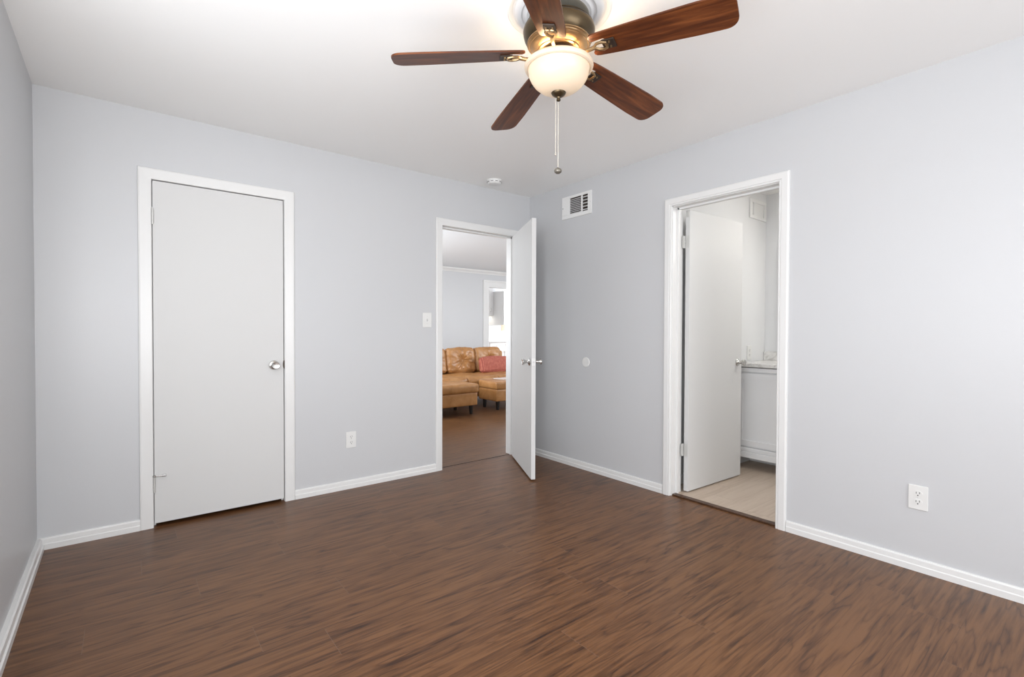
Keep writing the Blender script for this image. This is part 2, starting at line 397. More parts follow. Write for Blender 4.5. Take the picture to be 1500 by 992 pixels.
# kitchen doorway casing
kc = frame_casing(KX0, KX1, KZ, 0.145, [(0, 0), (0, 0.018), (0.75, 0.02), (0.78, 0.03), (1, 0.03), (1, 0)], lambda u, z, d: (u, YF - d, z))
struct('trim_4', kc, TRIM, 'wide white casing around the kitchen doorway', 'door casing')

# ------------------------------------------------------------------ doors
def jamb(axis, u0, u1, z1, t0, t1, stop0, stop1):
    """lining of a doorway plus the stop bead"""
    bm = bmesh.new()
    q = (lambda a, b, s, t, c, d: box(bm, a, b, s, t, c, d)) if axis == 'x' else (lambda a, b, s, t, c, d: box(bm, s, t, a, b, c, d))
    q(u0 - .012, u0, t0, t1, 0, z1 + .012); q(u1, u1 + .012, t0, t1, 0, z1 + .012); q(u0 - .012, u1 + .012, t0, t1, z1, z1 + .012)
    q(u0, u0 + .012, stop0, stop1, 0, z1); q(u1 - .012, u1, stop0, stop1, 0, z1); q(u0, u1, stop0, stop1, z1 - .012, z1)
    return bm

def knob(parent, x, y, z, sgn, mtl=CHROME, s=1.0):
    """round door knob with flared neck and concave face, along local y (sgn)"""
    prof = [(0.0, 0.0), (0.031, 0.0), (0.031, 0.003), (0.027, 0.008), (0.016, 0.011), (0.011, 0.016), (0.0105, 0.024), (0.0135, 0.032), (0.0205, 0.044),
            (0.0245, 0.054), (0.025, 0.058), (0.022, 0.0605), (0.015, 0.0590), (0.0, 0.0575)]
    prof = [(r * s, h * s) for r, h in prof]
    bm = lathe(prof, 32, mtx=Matrix.Translation((x, y, z)) @ Matrix.Rotation(-PI / 2 * sgn, 4, 'X'))
    return put('door_knob', bm, mtl, parent, smooth=True)

def hinge(parent, x, y, z, h=0.09, leafdir=1, mtl=STEEL):
    bm = bmesh.new()
    for k in range(5):
        z0 = z - h / 2 + k * h / 5
        lathe([(0, z0 + .0008), (.0065, z0 + .0008), (.0065, z0 + h / 5 - .0008), (0, z0 + h / 5 - .0008)], 14, bm, Matrix.Translation((x, y, 0)))
    lathe([(0, z - h / 2 - .004), (.004, z - h / 2 - .004), (.004, z + h / 2 + .004), (0, z + h / 2 + .004)], 10, bm, Matrix.Translation((x, y, 0)))
    return put('hinge', bm, mtl, parent, smooth=True)

# door_1: closed closet door, flush in its casing
FLAT = [(0, 0), (0, 0.009), (0.06, 0.012), (0.85, 0.014), (0.97, 0.012), (1, 0.008), (1, 0)]
d1 = empty('door_1', (0, 0, 0), label='closed flat white door at the left of the far wall', cat='door', kind=S)
put('door_casing', frame_casing(CL0 - 0.001, CL1 + 0.001, DH, CW, FLAT, lambda u, z, d: (u, YA - d, z)), TRIM, d1)
put('door_frame', jamb('x', CL0, CL1, DH, YA, YA + T, YA + 0.04, YA + 0.05), TRIM, d1)
lf = put('door_leaf', B(0.0035, CL1 - CL0 - 0.005, 0.0, 0.035, 0.022, DH - 0.005, bevel=0.002), DOOR, d1, loc=(CL0, YA - 0.004, 0))
knob(lf, 0.770 - CL0, 0.0, 0.932, -1)
put('strike_plate', lathe([(0, 0), (0.028, 0), (0.026, 0.001), (0, 0.001)], 24, mtx=Matrix.Translation((CL1 - CL0 - 0.003, 0.0005, 0.934)) @ Matrix.Diagonal((0.25, 1, 1.05, 1)) @ Matrix.Rotation(PI / 2, 4, 'X')), DBRONZE, lf)
hinge(lf, 0.003, -0.009, 1.83)
hinge(lf, 0.003, -0.009, 0.255)
bm = bmesh.new()      # hinge-pin door stop
tube(bm, [(0.003, -0.012, 0.305), (0.052, -0.022, 0.306)], 0.0035); tube(bm, [(0.038, -0.019, 0.3055), (0.06, -0.024, 0.306)], 0.0065, 10)
tube(bm, [(0.003, -0.010, 0.300), (0.003, -0.010, 0.309)], 0.009, 12)
put('door_stop', bm, CHROME, lf, smooth=True)

# door_2: the door standing open into the room, living room behind
d2 = empty('door_2', (0, 0, 0), label='white door standing open into the room in front of the corner', cat='door', kind=S)
put('door_casing', frame_casing(MD0 - 0.001, MD1 + 0.001, DH, CW - 0.004, FLAT, lambda u, z, d: (u, YA - d, z)), TRIM, d2)
put('door_frame', jamb('x', MD0, MD1, DH, YA, YA + T, YA + 0.042, YA + 0.056), TRIM, d2)
put('door_casing', frame_casing(MD0 - 0.001, MD1 + 0.001, DH, CW, FLAT, lambda u, z, d: (u, YA + T + d, z)), TRIM, d2)
lf = put('door_leaf', B(0.003, 0.765, -0.034, 0.0, 0.012, DH - 0.004, bevel=0.0015), DOOR, d2, loc=(2.829, 3.513, 0), rot=(0, 0, math.radians(-117.0)))
knob(lf, 0.705, -0.034, 0.925, -1); knob(lf, 0.705, 0.0, 0.925, 1)
bm = bmesh.new(); box(bm, 0.765, 0.7662, -0.030, -0.004, 0.897, 0.953)
put('latch_plate', bm, PLASTIC, lf)
bm = bmesh.new(); box(bm, 0.7662, 0.772, -0.0235, -0.0105, 0.916, 0.934, bevel=0.002)
for zz in (0.904, 0.946): lathe([(0, 0), (0.0035, 0), (0.003, 0.001), (0, 0.001)], 12, bm, Matrix.Translation((0.7662, -0.017, zz)) @ Matrix.Rotation(PI / 2, 4, 'Y'))
put('latch', bm, GREY, lf)
hinge(lf, 0.0, 0.008, 1.80); hinge(lf, 0.0, 0.008, 0.26)

# door_3: bathroom door, opened away from the room
d3 = empty('door_3', (0, 0, 0), label='white bathroom door swung open into the bathroom', cat='door', kind=S)
GROOVE = [(0, 0), (0, 0.012), (0.05, 0.016), (0.12, 0.016), (0.17, 0.012), (0.22, 0.012), (0.28, 0.017), (0.85, 0.017), (0.96, 0.014), (1, 0.009), (1, 0)]
put('door_casing', frame_casing(BT0 - 0.006, BT1 + 0.006, DH + .004, CW - 0.008, GROOVE, lambda u, z, d: (XB - d, u, z)), TRIM, d3)
put('door_frame', jamb('y', BT0, BT1, DH, XB, XB + T, XB + 0.055, XB + 0.078), TRIM, d3)
put('door_casing', frame_casing(BT0 - 0.004, BT1 + 0.004, DH, 0.05, FLAT, lambda u, z, d: (XB + T + d, u, z)), TRIM, d3)
lf = put('door_leaf', B(0.0, 0.716, 0.0, 0.034, 0.014, DH - 0.006, bevel=0.0015), DOOR, d3, loc=(3.153, 1.936, 0), rot=(0, 0, math.radians(-2.2)))
knob(lf, 0.655, 0.0, 0.923, -1, s=1.0)
for zc in (1.81, 0.31):
    bm = bmesh.new(); box(bm, -0.0015, 0.0, 0.004, 0.030, zc - .045, zc + .045); box(bm, -0.03, 0.0, 0.0395, 0.041, zc - .045, zc + .045)
    for dz in (-.03, 0, .03): lathe([(0, 0), (0.003, 0), (0, 0.001)], 10, bm, Matrix.Translation((-0.0015, 0.017, zc + dz)) @ Matrix.Rotation(-PI / 2, 4, 'Y'))
    for k in range(5): lathe([(0, zc - .045 + k * .018 + .001), (.0062, zc - .045 + k * .018 + .001), (.0062, zc - .045 + k * .018 + .017), (0, zc - .045 + k * .018 + .017)], 12, bm, Matrix.Translation((-0.004, 0.040, 0)))
    put('hinge', bm, STEEL, lf)
put('door_hook', B(-0.006, 0.0, 0.006, 0.026, 1.985, 2.03, bevel=0.002), STEEL, lf)

# ------------------------------------------------------------------ ceiling fan
FX, FY = 1.3535, 1.4128
fan = empty('ceiling_fan', (FX, FY, H), label='five-blade walnut and bronze ceiling fan with a lit glass bowl', cat='ceiling fan')
def zz(px): return px
put('ceiling_medallion', lathe([(0, 0), (0.207, 0), (0.207, -0.004), (0.200, -0.010), (0.190, -0.009), (0.184, -0.005), (0.176, -0.006), (0.168, -0.014), (0.150, -0.018), (0.146, -0.014), (0.138, -0.015), (0.128, -0.022), (0.118, -0.022), (0, -0.022)], 96), MEDAL, fan, smooth=True)
put('canopy_plate', lathe([(0, -0.022), (0.116, -0.022), (0.118, -0.026), (0.112, -0.030), (0, -0.030)], 64), OLIVE, fan, smooth=True)
put('neck', lathe([(0.068, -0.030), (0.066, -0.036), (0.064, -0.06), (0, -0.06)], 48), DBRONZE, fan, smooth=True)
put('motor_housing', lathe([(0, -0.060), (0.10, -0.060), (0.126, -0.063), (0.134, -0.067), (0.136, -0.072), (0.134, -0.0735), (0.139, -0.077), (0.142, -0.085), (0.1415, -0.095),
                            (0.137, -0.112), (0.130, -0.126), (0.124, -0.134), (0, -0.134)], 96), BRONZE, fan, smooth=True)
put('brass_ring', lathe([(0.126, -0.132), (0.1265, -0.136), (0.123, -0.1395), (0.1215, -0.1385), (0.1195, -0.1425), (0.1155, -0.1455), (0.1135, -0.1445), (0.112, -0.147), (0.098, -0.158), (0.088, -0.1625),
                         (0.086, -0.161), (0.083, -0.165), (0.076, -0.167), (0.072, -0.160), (0, -0.160)], 96), BRASS, fan, smooth=True)
put('switch_housing', lathe([(0.058, -0.150), (0.058, -0.19), (0.062, -0.200), (0.070, -0.206), (0, -0.206)], 48), DBRONZE, fan, smooth=True)
# bowl
ZR = -0.222
outer = [(0.116, ZR + 0.008), (0.124, ZR + 0.010), (0.131, ZR + 0.008), (0.136, ZR + 0.002), (0.137, ZR - 0.004), (0.1335, ZR - 0.012), (0.1275, ZR - 0.0155), (0.1220, ZR - 0.0140), (0.1205, ZR - 0.018),
         (0.119, ZR - 0.034), (0.111, ZR - 0.052), (0.098, ZR - 0.070), (0.080, ZR - 0.086), (0.058, ZR - 0.098), (0.032, ZR - 0.105), (0, ZR - 0.107)]
put('light_bowl', lathe(outer, 96), GLASSB, fan, smooth=True)
put('finial', lathe([(0.0, ZR - 0.098), (0.030, ZR - 0.098), (0.0305, ZR - 0.104), (0.026, ZR - 0.112), (0.016, ZR - 0.119), (0.008, ZR - 0.122), (0.006, ZR - 0.127), (0.008, ZR - 0.131), (0.0075, ZR - 0.136), (0.0, ZR - 0.139)], 32), BRONZE, fan, smooth=True)
def chain(dx, dy, z0, z1, big):
    bm = bmesh.new(); z = z0
    while z > z1:
        lathe([(0, z), (0.0012, z - 0.0006), (0.0017, z - 0.002), (0.0012, z - 0.0034), (0, z - 0.004)], 6, bm, Matrix.Translation((dx, dy, 0))); z -= 0.0042
    tube(bm, [(dx, dy, z0), (dx, dy, z1)], 0.0006, 5)
    c = put('pull_chain', bm, CHAIN, fan)
    if big: put('pull_pendant', lathe([(0, z1 + 0.004), (0.004, z1 + 0.002), (0.006, z1), (0.013, z1 - 0.004), (0.0155, z1 - 0.010), (0.014, z1 - 0.016), (0.008, z1 - 0.021), (0, z1 - 0.022)], 24, mtx=Matrix.Translation((dx, dy, 0))), PEND, c, smooth=True)
    else: put('pull_pendant', lathe([(0, z1), (0.003, z1 - 0.002), (0.0035, z1 - 0.008), (0, z1 - 0.012)], 10, mtx=Matrix.Translation((dx, dy, 0))), CHAIN, c, smooth=True)
rx, ry = Rv.x, Rv.y
chain(-0.011 * rx, -0.011 * ry, ZR - 0.125, -0.565, False)
chain(-0.001 * rx, -0.001 * ry, ZR - 0.139, -0.625, True)

def blade_outline():
    L0, L1 = 0.138, 0.655
    w0, w1 = 0.052, 0.070
    top = []
    n = 22
    for i in range(n + 1):
        t = i / n; x = L0 + 0.02 + (L1 - 0.045 - L0 - 0.02) * t
        top.append((x, w0 + (w1 - w0) * min(1, t * 1.25) ** 0.8))
    # rounded tip
    tip = []
    for i in range(1, 12):
        a = PI / 2 * (1 - i / 12); tip.append((L1 - 0.045 + 0.045 * math.cos(a) ** 0.9, w1 - 0.045 + 0.045 * math.sin(a)))
    root_t = [(L0 + 0.002, 0.030), (L0, 0.034), (L0 + 0.001, 0.043), (L0 + 0.008, 0.0495)]
    slot = [(L0 + 0.062, 0.0), (L0 + 0.062, 0.020), (L0 + 0.056, 0.025), (L0 + 0.03, 0.0225), (L0 + 0.01, 0.020)]
    up = slot + root_t + top + tip + [(L1, 0.0)]
    return up
UP = blade_outline()
def blade_mesh():
    """upper and lower half of the outline joined along the centre line, then thickened"""
    bm = bmesh.new()
    def half(sg):
        return [bm.verts.new((x, y * sg, 0)) for x, y in UP]
    a = half(1); fa = bm.faces.new(a)
    b = []
    for (x, y), v in zip(UP, a):
        b.append(v if abs(y) < 1e-9 else bm.verts.new((x, -y, 0)))
    fb = bm.faces.new(b[::-1])
    bmesh.ops.triangulate(bm, faces=[fa, fb])
    g = bmesh.ops.extrude_face_region(bm, geom=bm.faces[:])
    for v in [v for v in g['geom'] if isinstance(v, bmesh.types.BMVert)]: v.co.z += 0.0065
    return bm
ph0 = 145.29
for k in range(5):
    ang = math.radians(ph0 - 72 * k)
    droop = math.atan2(0.045, 0.60); pitch = math.radians(-13)
    # local x outwards, pitched about x, drooped about y
    R = Matrix.Rotation(ang, 4, 'Z') @ Matrix.Rotation(droop, 4, 'Y')
    mtx = Matrix.Translation((0, 0, -0.176)) @ R
    bl = put('blade', blade_mesh(), WALNUT, fan)
    bl.matrix_local = mtx @ Matrix.Rotation(pitch, 4, 'X')
    # bracket: arm from the motor, a ring with a window and a dark pad on the blade
    bm = bmesh.new()
    tube(bm, [(0.062, 0, -0.004), (0.10, 0, -0.014), (0.135, 0, -0.012), (0.155, 0, -0.007)], [0.0085, 0.008, 0.0075, 0.008], 10)
    def bar(p, q, r): tube(bm, [p, q], r, 8)
    pts = [(0.150, 0, -0.007), (0.166, 0.015, -0.007), (0.186, 0.019, -0.008), (0.202, 0.013, -0.008), (0.202, -0.013, -0.008), (0.186, -0.019, -0.008), (0.166, -0.015, -0.007), (0.150, 0, -0.007)]
    tube(bm, pts, 0.0055, 8)
    for px, py in ((0.206, 0.0), (0.216, 0.012), (0.216, -0.012)): lathe([(0, -0.012), (0.004, -0.011), (0.0045, -0.006), (0, -0.006)], 10, bm, Matrix.Translation((px, py, 0)))
    ar = put('blade_bracket', bm, BRASS, fan, smooth=True); ar.matrix_local = mtx @ Matrix.Rotation(pitch * 0.8, 4, 'X')
    pad = put('bracket_pad', B(0.186, 0.236, -0.023, 0.023, -0.007, -0.0005, bevel=0.002), DBRONZE, ar)
for s in (-1, 1):
    d = bpy.data.lights.new('fan_bulb_light', 'POINT'); d.energy = 3.0; d.color = (1.0, 0.80, 0.54); d.shadow_soft_size = 0.028
    o = bpy.data.objects.new('fan_bulb_light', d); C.objects.link(o); o.location = (FX + s * 0.07 * rx, FY + s * 0.07 * ry, H + ZR - 0.035)
# ------------------------------------------------------------------ wall and ceiling fittings
def empty_wall(name, axis, u, z, label, cat, group=None):
    """empty whose local x runs along the wall, local y points out of the wall face into the room"""
    if axis == 'far': return empty(name, (u, YA, z), PI, label, cat, group)
    if axis == 'right': return empty(name, (XB, u, z), PI / 2, label, cat, group)
    return empty(name, (u, WCY, z), PI, label, cat, group)

def plate(root, w_, h_, slots, th=0.006):
    return put('cover_plate', B(-w_ / 2, w_ / 2, 0, th, -h_ / 2, h_ / 2, bevel=0.0025), PLASTIC, root)

def outlet(axis, u, z, label, w_=0.076, h_=0.118):
    r = empty_wall('wall_outlet', axis, u, z, label, 'outlet'); plate(r, w_, h_, 2)
    for s in (-1, 1):
        cz = s * 0.0205
        bm = lathe([(0, 0.0), (0.0172, 0.0), (0.0172, 0.0025), (0, 0.0025)], 28, mtx=Matrix.Translation((0, 0.0055, cz)) @ Matrix.Diagonal((1, 1, 0.82, 1)) @ Matrix.Rotation(-PI / 2, 4, 'X'))
        sc = put('socket', bm, PLASTIC, r)
        bm = bmesh.new(); box(bm, -0.0075, -0.0052, 0.0078, 0.0084, cz - 0.001, cz + 0.0085); box(bm, 0.0052, 0.0075, 0.0078, 0.0084, cz - 0.0015, cz + 0.0075)
        lathe([(0, 0), (0.0028, 0), (0.0028, 0.0006), (0, 0.0006)], 12, bm, Matrix.Translation((0, 0.0078, cz - 0.0085)) @ Matrix.Rotation(-PI / 2, 4, 'X'))
        put('slots', bm, SLOT, sc)
    put('screw', lathe([(0, 0), (0.003, 0), (0.002, 0.0012), (0, 0.0012)], 12, mtx=Matrix.Translation((0, 0.006, 0)) @ Matrix.Rotation(-PI / 2, 4, 'X')), GREY, r)
    return r
outlet('far', 1.2925, 0.36, 'white outlet low on the far wall between the closed door and the open doorway')
outlet('right', 0.6135, 0.359, 'white outlet low on the right wall near the right edge')
outlet('bath', 4.372, 0.980, 'white outlet above the bathroom countertop', 0.085, 0.125)

r = empty_wall('light_switch', 'far', 1.920, 1.2525, 'white toggle light switch beside the open doorway', 'light switch')
plate(r, 0.080, 0.120, 1)
bm = B(-0.005, 0.005, 0.005, 0.0075, -0.012, 0.012); put('toggle_slot', bm, GREY, r)
tg = put('toggle', B(-0.0035, 0.0035, 0, 0.014, -0.005, 0.005, bevel=0.001), PLASTIC, r, loc=(0, 0.006, 0.001), rot=(math.radians(25), 0, 0))
for s in (-1, 1): put('screw', lathe([(0, 0), (0.003, 0), (0.002, 0.0012), (0, 0.0012)], 12, mtx=Matrix.Translation((0, 0.006, s * 0.03)) @ Matrix.Rotation(-PI / 2, 4, 'X')), GREY, r)

r = empty_wall('blank_cover_plate', 'right', 2.805, 0.907, 'small round white blank cover plate on the right wall', 'wall plate')
put('disc', lathe([(0, 0), (0.041, 0), (0.041, 0.003), (0.038, 0.006), (0, 0.007)], 48, mtx=Matrix.Rotation(-PI / 2, 4, 'X')), PLASTIC, r, smooth=True)
put('screw', lathe([(0, 0.0065), (0.004, 0.0065), (0.003, 0.0082), (0, 0.0082)], 16, mtx=Matrix.Rotation(-PI / 2, 4, 'X')), PLASTIC, r)

# air register above the corner end of the right wall (local x grows with y)
r = empty_wall('air_vent', 'right', 2.920, 2.2405, 'white metal air vent high on the right wall beside the corner', 'air vent')
W2, H2 = 0.172, 0.096
bm = bmesh.new()
def fr(x0, x1, z0, z1, d=0.009): box(bm, x0, x1, 0, d, z0, z1, bevel=0.0015)
fr(-W2, W2, 0.074, H2); fr(-W2, W2, -H2, -0.064); fr(0.078, W2, -0.064, 0.074); fr(-W2, -0.131, -0.064, 0.074); fr(-0.070, -0.056, -0.064, 0.074)
put('vent_frame', bm, VENTM, r)
put('vent_back', B(-0.135, 0.082, 0.0, 0.0012, -0.067, 0.076), DARK, r)
for i in range(9):
    z0 = -0.060 + i * 0.0148
    bm = bmesh.new(); box(bm, -0.0555, 0.0775, 0.0, 0.0016, -0.0052, 0.0052)
    put('vent_slat', bm, GREY, r, loc=(0, 0.0045, z0), rot=(math.radians(38), 0, 0))
for i in range(5):
    z0 = -0.052 + i * 0.0265
    bm = bmesh.new(); box(bm, -0.1305, -0.0705, 0.0, 0.0016, -0.007, 0.007)
    put('vent_slat', bm, GREY, r, loc=(0, 0.0045, z0), rot=(math.radians(38), 0, 0))
for sx in (-1, 1):
    put('screw', lathe([(0, 0), (0.004, 0), (0.003, 0.0015), (0, 0.0015)], 12, mtx=Matrix.Translation((sx * 0.160, 0.009, 0)) @ Matrix.Rotation(-PI / 2, 4, 'X')), SLOT if sx > 0 else GREY, r)

# smoke detector
r = empty('smoke_detector', (2.445, 3.330, H), label='round white smoke detector on the ceiling above the open doorway', cat='smoke detector')
put('mounting_base', lathe([(0, 0), (0.066, 0), (0.066, -0.008), (0, -0.008)], 48), PLASTIC, r, smooth=True)
put('detector_cover', lathe([(0, -0.008), (0.063, -0.008), (0.063, -0.014), (0.060, -0.024), (0.052, -0.034), (0.040, -0.037), (0, -0.037)], 48), PLASTIC, r, smooth=True)
bm = bmesh.new()
for k in range(10):
    a = 2 * PI * k / 10; b_ = bmesh.new()
    m4 = Matrix.Rotation(a, 4, 'Z') @ Matrix.Translation((0.0612, 0, -0.019)) @ Matrix.Rotation(math.radians(-8), 4, 'Y')
    g = bmesh.ops.create_cube(bm, size=1.0); bmesh.ops.transform(bm, matrix=m4 @ Matrix.Diagonal((0.003, 0.022, 0.003, 1)), verts=g['verts'])
put('vent_slots', bm, SLOT, r)

# ------------------------------------------------------------------ bathroom
def panel_door(bm, x0, x1, y0, y1, z0, z1, axis, rail=0.055, depth=0.018, inset=0.010):
    """shaker panel whose face looks along -axis; box spans are given for the full thickness"""
    if axis == 'x':   # face at x0, looking to -x
        box(bm, x0, x1, y0, y0 + rail, z0, z1); box(bm, x0, x1, y1 - rail, y1, z0, z1)
        box(bm, x0, x1, y0 + rail, y1 - rail, z0, z0 + rail); box(bm, x0, x1, y0 + rail, y1 - rail, z1 - rail, z1)
        box(bm, x0 + inset, x1, y0 + rail, y1 - rail, z0 + rail, z1 - rail)
    else:             # face at y0, looking to -y
        box(bm, x0, x0 + rail, y0, y1, z0, z1); box(bm, x1 - rail, x1, y0, y1, z0, z1)
        box(bm, x0 + rail, x1 - rail, y0, y1, z0, z0 + rail); box(bm, x0 + rail, x1 - rail, y0, y1, z1 - rail, z1)
        box(bm, x0 + rail, x1 - rail, y0 + inset, y1, z0 + rail, z1 - rail)
    return bm
VX = 4.12
van = empty('vanity_cabinet', (VX + 0.25, 1.55, 0.006), label='pale grey bathroom vanity cabinet under the stone countertop', cat='cabinet')
def vput(name, bm, m_, par=van):
    bmesh.ops.translate(bm, verts=bm.verts[:], vec=(-VX - 0.25, -1.55, -0.006)); return put(name, bm, m_, par)
bm = bmesh.new(); box(bm, VX + 0.02, WDX - 0.003, 0.90, WCY - 0.003, 0.10, 0.863)
vput('cabinet_body', bm, VANITY)
vput('toe_kick', B(VX + 0.28, WDX - 0.003, 0.92, WCY - 0.003, 0.0065, 0.10), VANITY)
bm = bmesh.new(); box(bm, VX - 0.004, VX + 0.02, 0.90, WCY - 0.003, 0.826, 0.862, bevel=0.003)
vput('top_rail', bm, VANITY)
bm = bmesh.new(); box(bm, VX - 0.012, VX + 0.02, 0.895, WCY - 0.003, 0.098, 0.150, bevel=0.004); box(bm, VX - 0.006, VX + 0.02, 0.895, WCY - 0.003, 0.150, 0.185, bevel=0.006)
vput('base_moulding', bm, VANITY)
for y0 in (1.50, 0.925):
    dd = vput('cabinet_door', panel_door(bmesh.new(), VX, VX + 0.02, y0, y0 + 0.57, 0.195, 0.815, 'x', 0.05), VANITY)
    kn = lathe([(0, 0), (0.006, 0), (0.006, 0.012), (0.013, 0.018), (0.013, 0.024), (0, 0.027)], 20, mtx=Matrix.Translation((VX, y0 + (0.04 if y0 > 1.2 else 0.53), 0.70)) @ Matrix.Rotation(-PI / 2, 4, 'Y'))
    vput('cabinet_knob', kn, CHROME, dd)
ct = empty('stone_countertop', (4.4, 1.5, 0.869), label='pale veined stone countertop with backsplash on the vanity', cat='countertop')
def cput(name, bm): bmesh.ops.translate(bm, verts=bm.verts[:], vec=(-4.4, -1.5, -0.869)); return put(name, bm, MARBLE, ct)
cput('worktop', B(VX - 0.03, WDX - 0.002, 0.88, WCY - 0.002, 0.8695, 0.902, bevel=0.004))
cput('backsplash', B(WDX - 0.026, WDX - 0.002, 0.88, WCY - 0.002, 0.9022, 0.985, bevel=0.002))
mr = empty('wall_mirror', (WDX, 1.45, 1.5), label='tall framed mirror above the bathroom backsplash', cat='mirror')
put('mirror_frame', B(-0.024, -0.001, -0.575, 0.508, -0.455, 0.445, bevel=0.004), GREY, mr)
put('mirror_glass', B(-0.026, -0.0242, -0.54, 0.475, -0.42, 0.41), MIRROR, mr)
bv = empty_wall('bathroom_vent', 'bath', 4.50, 2.270, 'square white vent cover high on the bathroom wall', 'air vent')
bm = bmesh.new(); box(bm, -0.155, 0.155, 0, 0.014, 0.058, 0.088, bevel=.002); box(bm, -0.155, 0.155, 0, 0.014, -0.085, -0.055, bevel=.002); box(bm, -0.155, -0.115, 0, 0.014, -0.055, 0.058, bevel=.002); box(bm, 0.115, 0.155, 0, 0.014, -0.055, 0.058, bevel=.002)
put('vent_frame', bm, VENTM, bv)
put('vent_back', B(-0.118, 0.118, 0, 0.001, -0.058, 0.061), GREY, bv)
put('vent_damper', B(-0.112, 0.075, 0.0012, 0.006, -0.055, 0.058), VENTM, bv)
bl_ = empty('vanity_light', (WDX, 1.25, 2.14), label='bathroom light bar above the mirror', cat='wall light')
put('light_bar', B(-0.05, -0.001, -0.30, 0.30, -0.03, 0.03, bevel=0.006), CHROME, bl_)
for k in (-0.2, 0, 0.2):
    put('bulb', lathe([(0, -0.045), (0.03, -0.035), (0.042, -0.01), (0.042, 0.01), (0.03, 0.035), (0, 0.045)], 24, mtx=Matrix.Translation((-0.095, k, 0))), BULB, bl_, smooth=True)
area('bathroom_light', (WDX - 0.16, 1.25, 2.14), (3.9, 1.3, 1.7), 0.12, 0.6, 5, (1.0, 0.98, 0.95))
area('added_bathroom_fill', (3.9, 0.5, 2.42), (3.9, 0.9, 0), 0.35, 0.35, 12, (1.0, 0.98, 0.95))  # unseen fill lamp added to brighten the bathroom, no fixture
bm = extrude_profile([(0, 0), (0.012, 0), (0.011, 0.06), (0.007, 0.068), (0, 0.07)], (XB + T + 0.06, WCY, 0.006), (VX + 0.01, WCY, 0.006), (0, -1, 0))
struct('baseboard_bathroom', bm, TRIM, 'white baseboard of the bathroom wall', 'baseboard')

# ------------------------------------------------------------------ soft shapes
def soft(w_, d_, h_, r_, n=(26, 20, 10), puff=0.0, wr=0.0, seed=0, tuft=None, crown=0.0):
    """rounded cushion centred on x,y with its base at z=0; puff bulges faces, wr wrinkles them"""
    bm = bmesh.new(); dims = (w_, d_, h_); cache = {}
    half = Vector((w_ / 2, d_ / 2, h_ / 2)); off = Vector((seed * 3.1, seed * 1.7, seed))
    def vert(p):
        k = tuple(round(c, 5) for c in p)
        if k in cache: return cache[k]
        q = Vector([max(-half[i] + r_, min(half[i] - r_, p[i])) for i in range(3)])
        d = Vector(p) - q
        co = q + (d.normalized() * r_ if d.length > 1e-9 else Vector((0, 0, 0)))
        u, v, t = (p[i] / half[i] for i in range(3))
        nrm = d.normalized() if d.length > 1e-9 else Vector((0, 0, 0))
        fl = [(1 - u * u), (1 - v * v), (1 - t * t)]
        b_ = Vector((u ** 5 * fl[1] * fl[2], v ** 5 * fl[0] * fl[2], t ** 5 * fl[0] * fl[1])) * puff
        co += b_
        if wr: co += nrm * wr * (noise.noise(Vector((co.x * 9, co.y * 9, co.z * 16)) + off) + 0.6 * noise.noise(Vector((co.x * 24, co.y * 24, co.z * 40)) + off))
        if tuft:
            tx, tz, dep = tuft
            dx, dz = (co.x - tx), (co.z - tz); rr = math.hypot(dx, dz); a = math.atan2(dz, dx)
            if v < 0:
                g = math.exp(-(rr / 0.055) ** 2); rays = (0.5 + 0.5 * math.cos(9 * a + 1.3 * math.sin(3 * a + seed))) * math.exp(-(rr / 0.15) ** 2) * (1 - g)
                co.y += dep * g + 0.45 * dep * rays
        co.z += half.z
        bv_ = bm.verts.new(co); cache[k] = bv_; return bv_
    def grid(ax, sg):
        a, b = [(1, 2), (2, 0), (0, 1)][ax]; na, nb = n[a], n[b]
        for i in range(na):
            for j in range(nb):
                c = []
                for (ii, jj) in ((i, j), (i + 1, j), (i + 1, j + 1), (i, j + 1)):
                    p = [0, 0, 0]; p[ax] = sg * half[ax]
                    # denser near the edges
                    p[a] = -half[a] * math.cos(PI * ii / na); p[b] = -half[b] * math.cos(PI * jj / nb); c.append(vert(p))
                bm.faces.new(c if sg > 0 else c[::-1])
    for ax in range(3):
        for sg in (-1, 1): grid(ax, sg)
    return bm

def tapered_leg(h_, r0, r1):
    return lathe([(0, 0), (r1, 0), (r1 * 1.02, 0.004), (r0, h_), (0, h_)], 20)

# ------------------------------------------------------------------ sofa, chaise, ottoman
LEG = 0.13
sofa = empty('sectional_sofa', (4.45, 6.8, 0), label='tan leather sectional sofa with tufted back cushions in the living room', cat='sofa')
def sp(name, bm, m_, x, y, z, rot=None, par=sofa, base=(4.45, 6.8, 0), smooth=True):
    return put(name, bm, m_, par, smooth, loc=(x - base[0], y - base[1], z - base[2]), rot=rot)
sp('seat_base', soft(2.44, 1.02, 0.17, 0.02, n=(24, 14, 6), wr=0.002), LEATHER, 4.32, 6.84, LEG)
sp('back_frame', soft(2.44, 0.16, 0.68, 0.05, n=(24, 8, 16), wr=0.003), LEATHER, 4.32, 7.33, LEG)
for i, x in enumerate((3.82, 4.41, 5.00)):
    sp('seat_cushion', soft(0.595, 0.80, 0.15, 0.045, n=(24, 22, 10), puff=0.018, wr=0.006, seed=i + 1), LEATHER, x, 6.66, 0.30)
for i, x in enumerate((3.90, 4.475, 5.04)):
    sp('back_cushion', soft(0.56 if i != 2 else 0.54, 0.19, 0.415, 0.055, n=(44, 10, 40), puff=0.022, wr=0.009, seed=i + 5, tuft=(0.02, 0.0, 0.06)), LEATHER, x, 7.06, 0.455, (math.radians(-9), 0, math.radians((3, 0, -2)[i])))
sp('armrest', soft(0.20, 1.02, 0.45, 0.05, n=(10, 20, 14), wr=0.003), LEATHER, 5.66, 6.84, LEG)
